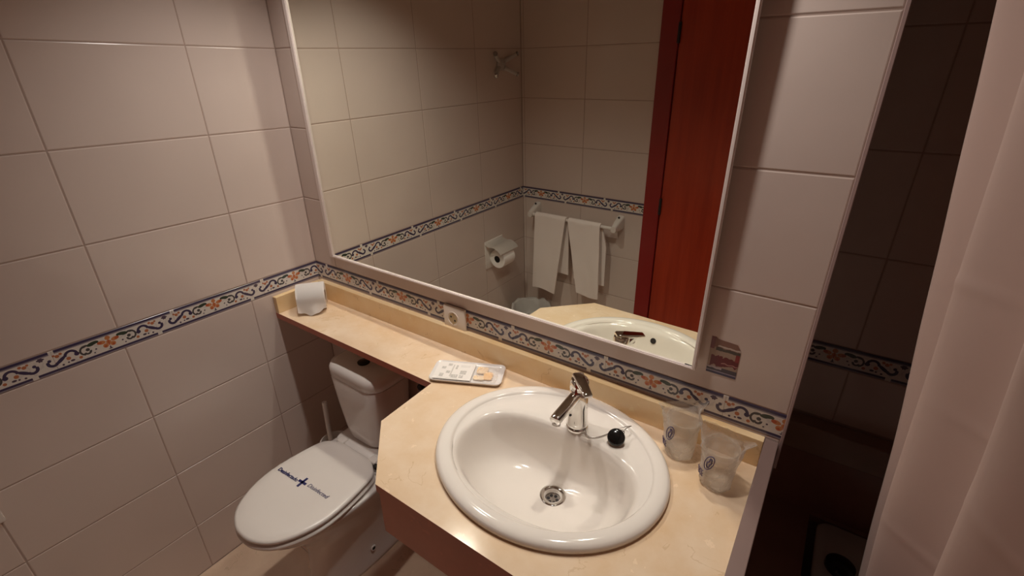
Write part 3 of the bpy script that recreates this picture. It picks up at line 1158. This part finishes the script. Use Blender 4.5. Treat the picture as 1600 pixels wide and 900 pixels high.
# local x = roll axis, local -y ... faces the room
R0 = 0.050
bm = bmesh.new()
revolve(bm, (-0.046, 0, R0), (1, 0, 0), [(0, 0.021), (0.0, R0 - 0.002), (0.0015, R0), (0.0905, R0), (0.092, R0 - 0.002), (0.092, 0.021)], 40, (False, False))
add('paper_roll', bm, M['paper'], rl, True, 40)
bm = bmesh.new()
revolve(bm, (-0.0455, 0, R0), (1, 0, 0), [(0, 0.0212), (0.091, 0.0212)], 24, (False, False))
add('cardboard_core', bm, mat('cardboard', (0.35, 0.24, 0.15), 0.8), rl, True)
# loose sheet hanging over the front, pointed lower edge
bm = bmesh.new()
cols_, rows_ = 14, 22
grid = []
for i in range(cols_ + 1):
    x = -0.0475 + 0.096 * i / cols_
    u_ = x / 0.0475
    zb_ = 0.0035 + 0.017 * abs(u_ + 0.12) ** 1.3 + 0.002 * math.sin(u_ * 9)
    col_ = []
    for j in range(rows_ + 1):
        f = j / rows_
        if f < 0.5:
            ang = math.radians(95) * (1 - f / 0.5)
            rad = R0 + 0.0014
            y, z = -math.cos(ang) * rad, R0 + math.sin(ang) * rad
        else:
            g = (f - 0.5) / 0.5
            z = R0 + (zb_ - R0) * g
            y = -(R0 + 0.0014) - (0.010 + 0.006 * math.sin(u_ * 4 + 1)) * g ** 1.6
        col_.append(bm.verts.new((x, y, z)))
    grid.append(col_)
for i in range(cols_):
    for j in range(rows_):
        bm.faces.new((grid[i][j], grid[i + 1][j], grid[i + 1][j + 1], grid[i][j + 1]))
bmesh.ops.solidify(bm, geom=bm.faces[:], thickness=0.0006)
add('loose_sheet', bm, M['paper'], rl, True, 60)

# ------------------------------------------------------------------ tray with card and sachet
tr = thing('welcome_tray', 'small white tray with printed card and orange sachet on the marble counter', 'tray', (0.8365, -0.1075, ZC), math.radians(25.5))
bm = bmesh.new()
rg = [[(x, y, z) for x, y in rrect(0, 0, hx, hy, r, 6)] for z, hx, hy, r in ((0.0, 0.094, 0.040, 0.012), (0.002, 0.098, 0.044, 0.014), (0.011, 0.104, 0.0495, 0.016), (0.0125, 0.103, 0.0485, 0.0155), (0.0115, 0.1015, 0.047, 0.0145), (0.006, 0.097, 0.0425, 0.012))]
loft(bm, rg)
add('tray_dish', bm, M['tray'], tr, True, 50)
card = thing('amenity_card', 'white printed card with small grey pictures lying on the left of the white tray', 'card', (0.8365, -0.1075, ZC + 0.0105), math.radians(25.5))
bm = bmesh.new()
bx(bm, (-0.094, -0.0415, 0), (0.016, 0.0415, 0.0016), 0.0005, 1)
add('card_sheet', bm, M['card'], card)
sa = thing('soap_sachet', 'orange soap sachet in clear film on the right of the white tray', 'sachet', (0.8365, -0.1075, ZC + 0.0075), math.radians(25.5))
bm = bmesh.new()
grid = []
for i in range(17):
    row = []
    for j in range(13):
        x = 0.018 + 0.070 * i / 16
        y = -0.039 + 0.078 * j / 12
        e = math.sin(PI * i / 16) * math.sin(PI * j / 12)
        z = 0.0015 + 0.0075 * max(e, 0) ** 0.5 + 0.003 * noise.noise((x * 60, y * 60, 0)) * (0.3 + e)
        row.append(bm.verts.new((x, y, z)))
    grid.append(row)
for i in range(16):
    for j in range(12):
        bm.faces.new((grid[i][j], grid[i + 1][j], grid[i + 1][j + 1], grid[i][j + 1]))
add('film_wrap', bm, M['film'], sa, True)
for (x, y, hx, hy, m) in ((0.040, 0.014, 0.016, 0.016, (0.84, 0.60, 0.36)), (0.061, -0.010, 0.013, 0.018, (0.86, 0.52, 0.22)), (0.037, -0.022, 0.016, 0.010, (0.85, 0.64, 0.42))):
    bm = bmesh.new()
    rg = [[(px, py, z) for px, py in rrect(x, y, hx - q, hy - q, 0.006, 4)] for z, q in ((0.0002, 0.002), (0.002, 0.0), (0.0045, 0.0005), (0.0058, 0.003))]
    loft(bm, rg)
    add('soap_bar', bm, mat('orange_soap', m, 0.5), sa, True, 50)

# ------------------------------------------------------------------ two wrapped tumblers
def wrapped_cup(x, y, rz, label, seed, lean):
    t = thing('wrapped_tumbler', label, 'cup', (x, y, ZC), rz, group='tumblers wrapped in clear film')
    bm = bmesh.new()
    revolve(bm, (0, 0, 0.001), (0, 0, 1), [(0, 0.026), (0.002, 0.029), (0.095, 0.036), (0.0955, 0.0345), (0.008, 0.0275), (0.006, 0.001)], 32)
    add('tumbler_glass', bm, M['tumbler'], t, True, 40)
    bm = bmesh.new()
    rings = []
    n = 40
    for j in range(22):
        f = j / 21
        z = 0.0012 + 0.128 * f
        ring = []
        for k in range(n):
            a = 2 * PI * k / n
            if f < 0.68:
                r = 0.031 + 0.0085 * (f / 0.68)
                amp = 0.003
            else:
                g_ = (f - 0.68) / 0.32
                # above the rim the film is pinched flat into a flared seam
                r = 0.0395 * (1 - 0.10 * math.sin(PI * g_))
                amp = 0.010
            flat = max(0, (f - 0.60) / 0.40) ** 1.4
            cx_, sy_ = math.cos(a), math.sin(a)
            nz = noise.noise((cx_ * 1.5 + seed, sy_ * 1.5, f * 4)) * amp + noise.noise((cx_ * 4 + seed, sy_ * 4, f * 9 + 3)) * amp * 0.5
            rx = (r + nz) * (1 + 0.28 * flat)
            ry = (r + nz) * (1 - 0.72 * flat)
            zz = z + (0.010 * noise.noise((cx_ * 2 + seed, sy_, 5)) * f * f) + 0.012 * flat * cx_ * (1 if seed < 5 else -1)
            ring.append((rx * cx_ + lean[0] * f * f, ry * sy_ + lean[1] * f * f, max(0.001, zz)))
        rings.append(ring)
    loft(bm, rings, True, False)
    add('film_bag', bm, M['film'], t, True)
    # printed oval with a hand in it and a line of squiggles below, lying on the film
    def on_film(a, z):
        f = (z - 0.0012) / 0.128
        r = 0.0325 + 0.0085 * min(1, f / 0.68) + 0.0012
        return (r * math.cos(a) + lean[0] * f * f, r * math.sin(a) + lean[1] * f * f, z)
    a0 = math.radians(250) - rz
    bm = bmesh.new()
    tube(bm, [on_film(a0 + 0.24 * math.cos(q) + 0.06 * math.sin(q), 0.072 + 0.019 * math.sin(q) + 0.005 * math.cos(q)) for q in [2 * PI * i / 24 for i in range(24)]], 0.0011, 5, True)
    em = add('printed_oval', bm, M['ink_purple'], t)
    bm = bmesh.new()
    tube(bm, [on_film(a0 + p, zz) for p, zz in ((-0.05, 0.058), (-0.11, 0.064), (-0.08, 0.072), (0.02, 0.076), (0.05, 0.085), (0.12, 0.084), (0.13, 0.074), (0.06, 0.068), (0.02, 0.060))], 0.0016, 5)
    add('printed_motif', bm, M['ink_purple'], em)
    for q in range(3):
        bm = bmesh.new()
        tube(bm, [on_film(a0 - 0.75 + 0.06 * i, 0.027 + 0.0065 * q + 0.0025 * math.sin(i * 2.3 + q)) for i in range(9)], 0.0009, 5)
        add('printed_line', bm, M['ink_purple'], t)
    return t


wrapped_cup(1.424, -0.070, 0.35, 'film-wrapped clear tumbler nearer the tap, left of the two', 1.3, (-0.006, 0.004))
wrapped_cup(1.513, -0.113, 0.15, 'film-wrapped clear tumbler at the right end of the counter', 7.7, (0.004, 0.004))

# ------------------------------------------------------------------ things seen in the mirror: rail, towels, roll holder, hook, bin
RY_ = YD + 0.075
RZ = 0.868
rail = thing('towel_rail', 'white towel rail on the tiled wall seen in the mirror', 'towel rail', (0, 0, 0))
bm = bmesh.new(); cyl(bm, (0.108, RY_, RZ), (0.632, RY_, RZ), 0.0095, n=16)
add('rail_bar', bm, M['plastic_white'], rail, True, 40)
for x in (0.108, 0.632):
    bm = bmesh.new()
    rg = []
    for t, h, wd in ((0, 0.036, 0.020), (0.15, 0.036, 0.020), (0.6, 0.027, 0.017), (1.0, 0.016, 0.014)):
        y = YD + 0.0005 + t * 0.090
        rg.append([(px, y, pz) for px, pz in rrect(x, RZ + 0.018 * (1 - t), wd, h, 0.012, 5)])
    loft(bm, rg)
    br = add('rail_bracket', bm, M['plastic_white'], rail, True, 50)
    bm = bmesh.new()
    cyl(bm, (x, YD + 0.022, RZ + 0.040), (x, YD + 0.030, RZ + 0.051), 0.0055, n=12)
    add('bracket_screw', bm, M['dark'], br)


def towel(name, label, tx0, tx1, fx0, fx1, fz, bx0, bx1, bz, seed):
    t = thing(name, label, 'towel', (0, 0, 0), group='white towels on the rail')
    bm = bmesh.new()
    prof = []
    rr_ = 0.0180
    nf = 26
    for i in range(nf):
        f = i / (nf - 1)
        prof.append(('f', 1 - f))
    for i in range(1, 8):
        prof.append(('t', i / 8))
    for i in range(nf):
        prof.append(('b', i / (nf - 1)))
    NX = 14
    grid = []
    for kind, f in prof:
        row = []
        for i in range(NX + 1):
            u = i / NX
            if kind == 'f':
                z = RZ + (fz - RZ) * f
                x0, x1 = tx0 + (fx0 - tx0) * f, tx1 + (fx1 - tx1) * f
                y = RY_ + rr_ + 0.006 * f + 0.005 * math.sin(u * 5 + seed) * f + 0.003 * noise.noise((u * 3 + seed, f * 4, 0))
                z += 0.010 * math.sin(u * 4.0 + seed) * f ** 3
            elif kind == 't':
                a = PI * f
                z = RZ + math.sin(a) * rr_
                y = RY_ + math.cos(a) * rr_
                x0, x1 = tx0, tx1
            else:
                z = RZ + (bz - RZ) * f
                x0, x1 = tx0 + (bx0 - tx0) * min(1, f * 3), tx1 + (bx1 - tx1) * min(1, f * 3)
                y = RY_ - rr_ - 0.008 * f + 0.003 * math.sin(u * 6 + seed) * f
            row.append(bm.verts.new((x0 + (x1 - x0) * u, y, z)))
        grid.append(row)
    for i in range(len(grid) - 1):
        for j in range(NX):
            bm.faces.new((grid[i][j], grid[i][j + 1], grid[i + 1][j + 1], grid[i + 1][j]))
    bmesh.ops.recalc_face_normals(bm, faces=bm.faces[:])
    bmesh.ops.solidify(bm, geom=bm.faces[:], thickness=0.007)
    add('towel_cloth', bm, M['towel'], t, True, 60)


towel('hand_towel', 'white towel on the left of the rail in the mirror, nearer the paper holder', 0.146, 0.345, 0.130, 0.282, 0.412, 0.17, 0.352, 0.53, 0.4)
towel('hand_towel', 'white towel on the right of the rail in the mirror, nearer the door', 0.362, 0.556, 0.435, 0.572, 0.452, 0.39, 0.585, 0.52, 2.2)

ph = thing('paper_holder', 'covered toilet paper holder on the left wall, seen in the mirror', 'paper holder', (0, -1.085, 0.70))
bm = bmesh.new(); bx(bm, (0.0, -0.075, -0.10), (0.008, 0.085, 0.065), 0.004, 2)
add('back_plate', bm, M['plastic_white'], ph, True, 40)
bm = bmesh.new()
grid = []
for j in range(12):
    a = math.radians(110 - 75 * j / 11)
    row = []
    for y in (-0.078, 0.088):
        row.append(bm.verts.new((0.058 + 0.068 * math.cos(a), y, -0.03 + 0.075 * math.sin(a))))
    grid.append(row)
lead = [bm.verts.new((0.004, y, 0.05)) for y in (-0.078, 0.088)]
bm.faces.new((lead[0], lead[1], grid[0][1], grid[0][0]))
for j in range(11):
    bm.faces.new((grid[j][0], grid[j][1], grid[j + 1][1], grid[j + 1][0]))
bmesh.ops.solidify(bm, geom=bm.faces[:], thickness=0.003)
add('cover', bm, M['chrome_dull'] if False else M['plastic_white'], ph, True, 50)
r2 = thing('toilet_paper_roll', 'white toilet paper roll hanging in the covered holder, seen in the mirror', 'toilet paper', (0.06, -1.085, 0.665))
bm = bmesh.new()
revolve(bm, (0, -0.05, 0), (0, 1, 0), [(0, 0.02), (0, 0.051), (0.002, 0.053), (0.098, 0.053), (0.1, 0.051), (0.1, 0.02)], 36, (False, False))
add('paper_roll', bm, M['paper'], r2, True, 40)
bm = bmesh.new()
revolve(bm, (0, -0.045, 0), (0, 1, 0), [(0, 0.0205), (0.09, 0.0205)], 24, (True, True))
add('cardboard_core', bm, M['dark'], r2, True, 40)

hk = thing('robe_hook', 'pale four-armed robe hook high on the left wall, seen in the mirror', 'hook', (0.0, -1.205, 1.655))
bm = bmesh.new(); bx(bm, (0, -0.035, -0.028), (0.008, 0.035, 0.028), 0.004, 2)
add('hook_plate', bm, M['grey_plastic'], hk, True, 40)
for sy in (-1, 1):
    for sz in (-1, 1):
        bm = bmesh.new()
        tube(bm, [(0.006, sy * 0.02, sz * 0.015), (0.02, sy * 0.055, sz * 0.03), (0.035, sy * 0.085, sz * 0.045)], 0.010, 10)
        arm = add('hook_arm', bm, M['grey_plastic'], hk, True, 50)
        bm = bmesh.new()
        revolve(bm, (0.036, sy * 0.086, sz * 0.046), (0.6, sy * 0.7, sz * 0.4), [(0, 0.006), (0.003, 0.011), (0.009, 0.011), (0.012, 0.005)], 14)
        add('hook_tip', bm, M['chrome_dull'], arm, True, 50)

wb = thing('waste_bin', 'grey bag-lined waste bin in the tiled corner, seen low in the mirror', 'bin', (0.165, -1.215, 0))
bm = bmesh.new()
revolve(bm, (0, 0, 0), (0, 0, 1), [(0, 0.09), (0.005, 0.093), (0.29, 0.118), (0.30, 0.120), (0.29, 0.112), (0.02, 0.088)], 32)
add('bin_body', bm, M['plastic_white'], wb, True, 40)
bm = bmesh.new()
rings = []
for j, (r, z) in enumerate(((0.124, 0.235), (0.1245, 0.27), (0.124, 0.305), (0.118, 0.325), (0.104, 0.315), (0.09, 0.25), (0.07, 0.20))):
    rings.append([((r + 0.006 * noise.noise((math.cos(a) * 4, math.sin(a) * 4, j))) * math.cos(a), (r + 0.006 * noise.noise((math.cos(a) * 4, math.sin(a) * 4, j))) * math.sin(a), z + 0.02 * noise.noise((math.cos(a) * 3, math.sin(a) * 3, 7 + j))) for a in [2 * PI * k / 36 for k in range(36)]])
loft(bm, rings, False, True)
add('bin_liner', bm, M['grey_plastic'], wb, True)

# ------------------------------------------------------------------ bath
bt = thing('bathtub', 'pale enamel bathtub in dark brown marble surround behind the curtain', 'bathtub', (0, 0, 0))
BZ = 0.47
tx0, tx1, ty0, ty1 = 1.753, 2.30, -1.20, 0.318
bm = bmesh.new()
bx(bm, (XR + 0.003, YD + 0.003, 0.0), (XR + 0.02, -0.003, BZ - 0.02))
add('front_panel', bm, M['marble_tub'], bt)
bm = bmesh.new()
rings = []
tcx, tcy = (tx0 + tx1) / 2, (ty0 + ty1) / 2
for hx, hy, dy, z, r in ((0.2735, 0.759, 0, BZ, 0.03), (0.2735, 0.759, 0, BZ + 0.011, 0.03), (0.268, 0.754, 0, BZ + 0.017, 0.028), (0.215, 0.605, -0.10, BZ + 0.015, 0.10),
                          (0.205, 0.595, -0.10, BZ + 0.004, 0.10), (0.19, 0.56, -0.10, BZ - 0.15, 0.10), (0.17, 0.52, -0.10, BZ - 0.34, 0.10), (0.13, 0.45, -0.10, BZ - 0.365, 0.09)):
    rings.append([(x, y, z) for x, y in rrect(tcx, tcy + dy, hx, hy, r, 8)])
loft(bm, rings, False, True)
add('tub_shell', bm, M['tub'], bt, True, 60)
bm = bmesh.new()
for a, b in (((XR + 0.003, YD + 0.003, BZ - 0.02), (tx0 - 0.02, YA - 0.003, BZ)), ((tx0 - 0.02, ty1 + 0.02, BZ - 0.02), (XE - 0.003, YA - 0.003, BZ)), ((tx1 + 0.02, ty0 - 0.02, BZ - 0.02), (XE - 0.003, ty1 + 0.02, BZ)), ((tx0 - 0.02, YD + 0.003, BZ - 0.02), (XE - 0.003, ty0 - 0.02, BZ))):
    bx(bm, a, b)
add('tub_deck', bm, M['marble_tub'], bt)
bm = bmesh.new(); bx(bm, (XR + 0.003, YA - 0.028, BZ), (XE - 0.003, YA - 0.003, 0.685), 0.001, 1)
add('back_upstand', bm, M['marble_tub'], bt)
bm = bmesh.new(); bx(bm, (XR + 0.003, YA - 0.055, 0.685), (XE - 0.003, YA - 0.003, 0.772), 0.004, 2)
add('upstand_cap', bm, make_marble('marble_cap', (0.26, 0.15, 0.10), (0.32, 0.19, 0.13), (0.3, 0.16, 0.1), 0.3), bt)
bm = bmesh.new()
revolve(bm, (1.8095, 0.172, BZ + 0.015), (0, 0, 1), [(0, 0.03), (0.006, 0.034), (0.018, 0.033), (0.026, 0.02), (0.028, 0.004)], 28)
add('bath_plug', bm, M['black_rubber'], bt, True, 50, label='round black plug on the tub')

# ------------------------------------------------------------------ shower curtain
cu = thing('shower_curtain', 'white shower curtain hanging in long folds at the right edge', 'curtain', (0, 0, 0))


def ridge_x(y, z):
    """x of the fold line nearest the room at depth y"""
    # measured ridges (y, x at z=1.6, slope per metre drop)
    tbl = ((-0.10, 1.7055, 0.098), (-0.24, 1.719, 0.066), (-0.40, 1.748, 0.068), (-0.58, 1.80, 0.06), (-0.80, 1.83, 0.05))
    if y >= tbl[0][0]:
        a = tbl[0]
        return a[1] + (1.6 - z) * a[2]
    for a, b in zip(tbl[:-1], tbl[1:]):
        if y >= b[0]:
            f = (a[0] - y) / (a[0] - b[0])
            return a[1] + (b[1] - a[1]) * f + (1.6 - z) * (a[2] + (b[2] - a[2]) * f)
    return tbl[-1][1] + (1.6 - z) * tbl[-1][2]


phase_pts = [(-0.070, 0.5), (-0.10, 0.0), (-0.17, 0.5), (-0.24, 1.0), (-0.32, 1.5), (-0.40, 2.0), (-0.49, 2.5), (-0.58, 3.0), (-0.69, 3.5), (-0.80, 4.0), (-0.95, 5.0)]


def fold(y):
    for (a, p), (b, q) in zip(phase_pts[:-1], phase_pts[1:]):
        if a >= y >= b:
            f = (a - y) / (a - b)
            ph_ = p + (q - p) * f
            if p > q:
                ph_ = p + (q - p) * f
            return (0.5 - 0.5 * math.cos(2 * PI * ph_)) ** 0.8
    return 1.0


bm = bmesh.new()
NS, NZ = 170, 240
grid = []
for i in range(NS + 1):
    y = -0.072 - 0.86 * i / NS
    col_ = []
    for j in range(NZ + 1):
        z = 0.505 + (2.02 - 0.505) * j / NZ
        amp = 0.068 * (0.75 + 0.25 * (2.02 - z) / 1.8)
        w_ = 0.006 * noise.noise((y * 9, z * 1.3, 2.0)) + 0.0022 * noise.noise((y * 30, z * 5, 5.0))
        # ironing creases across the cloth
        for zc_, y0_, y1_, sl_ in ((1.255, -0.40, -0.24, 0.02), (1.040, -0.33, -0.23, 0.06), (1.418, -0.30, -0.18, -0.04), (1.215, -0.50, -0.38, 0.55)):
            if y0_ < y < y1_:
                zz = zc_ + sl_ * (y - (y0_ + y1_) / 2)
                w_ -= 0.0013 * math.exp(-((z - zz) / 0.007) ** 2) * math.sin(PI * (y - y0_) / (y1_ - y0_))
        x = ridge_x(y, z) + amp * fold(y) + w_
        yy = y + 0.012 * math.sin(z * 2.1 + y * 8) * 0.3
        col_.append(bm.verts.new((x, yy, z)))
    grid.append(col_)
for i in range(NS):
    for j in range(NZ):
        bm.faces.new((grid[i][j], grid[i + 1][j], grid[i + 1][j + 1], grid[i][j + 1]))
add('curtain_cloth', bm, M['curtain'], cu, True)
cr_ = thing('curtain_rod', 'white shower curtain rod running above the bath edge', 'rod', (0, 0, 0))
bm = bmesh.new(); cyl(bm, (1.72, YD + 0.001, 2.06), (1.72, YA - 0.001, 2.06), 0.0125, n=16)
add('rod_tube', bm, M['plastic_white'], cr_, True, 40)
for k in range(9):
    y = -0.085 - 0.10 * k
    bm = bmesh.new()
    tube(bm, [(1.72 + 0.022 * math.cos(a), y, 2.043 + 0.030 * math.sin(a)) for a in [2 * PI * i / 16 for i in range(16)]], 0.002, 6, True)
    add('curtain_ring', bm, M['plastic_white'], cu, True)
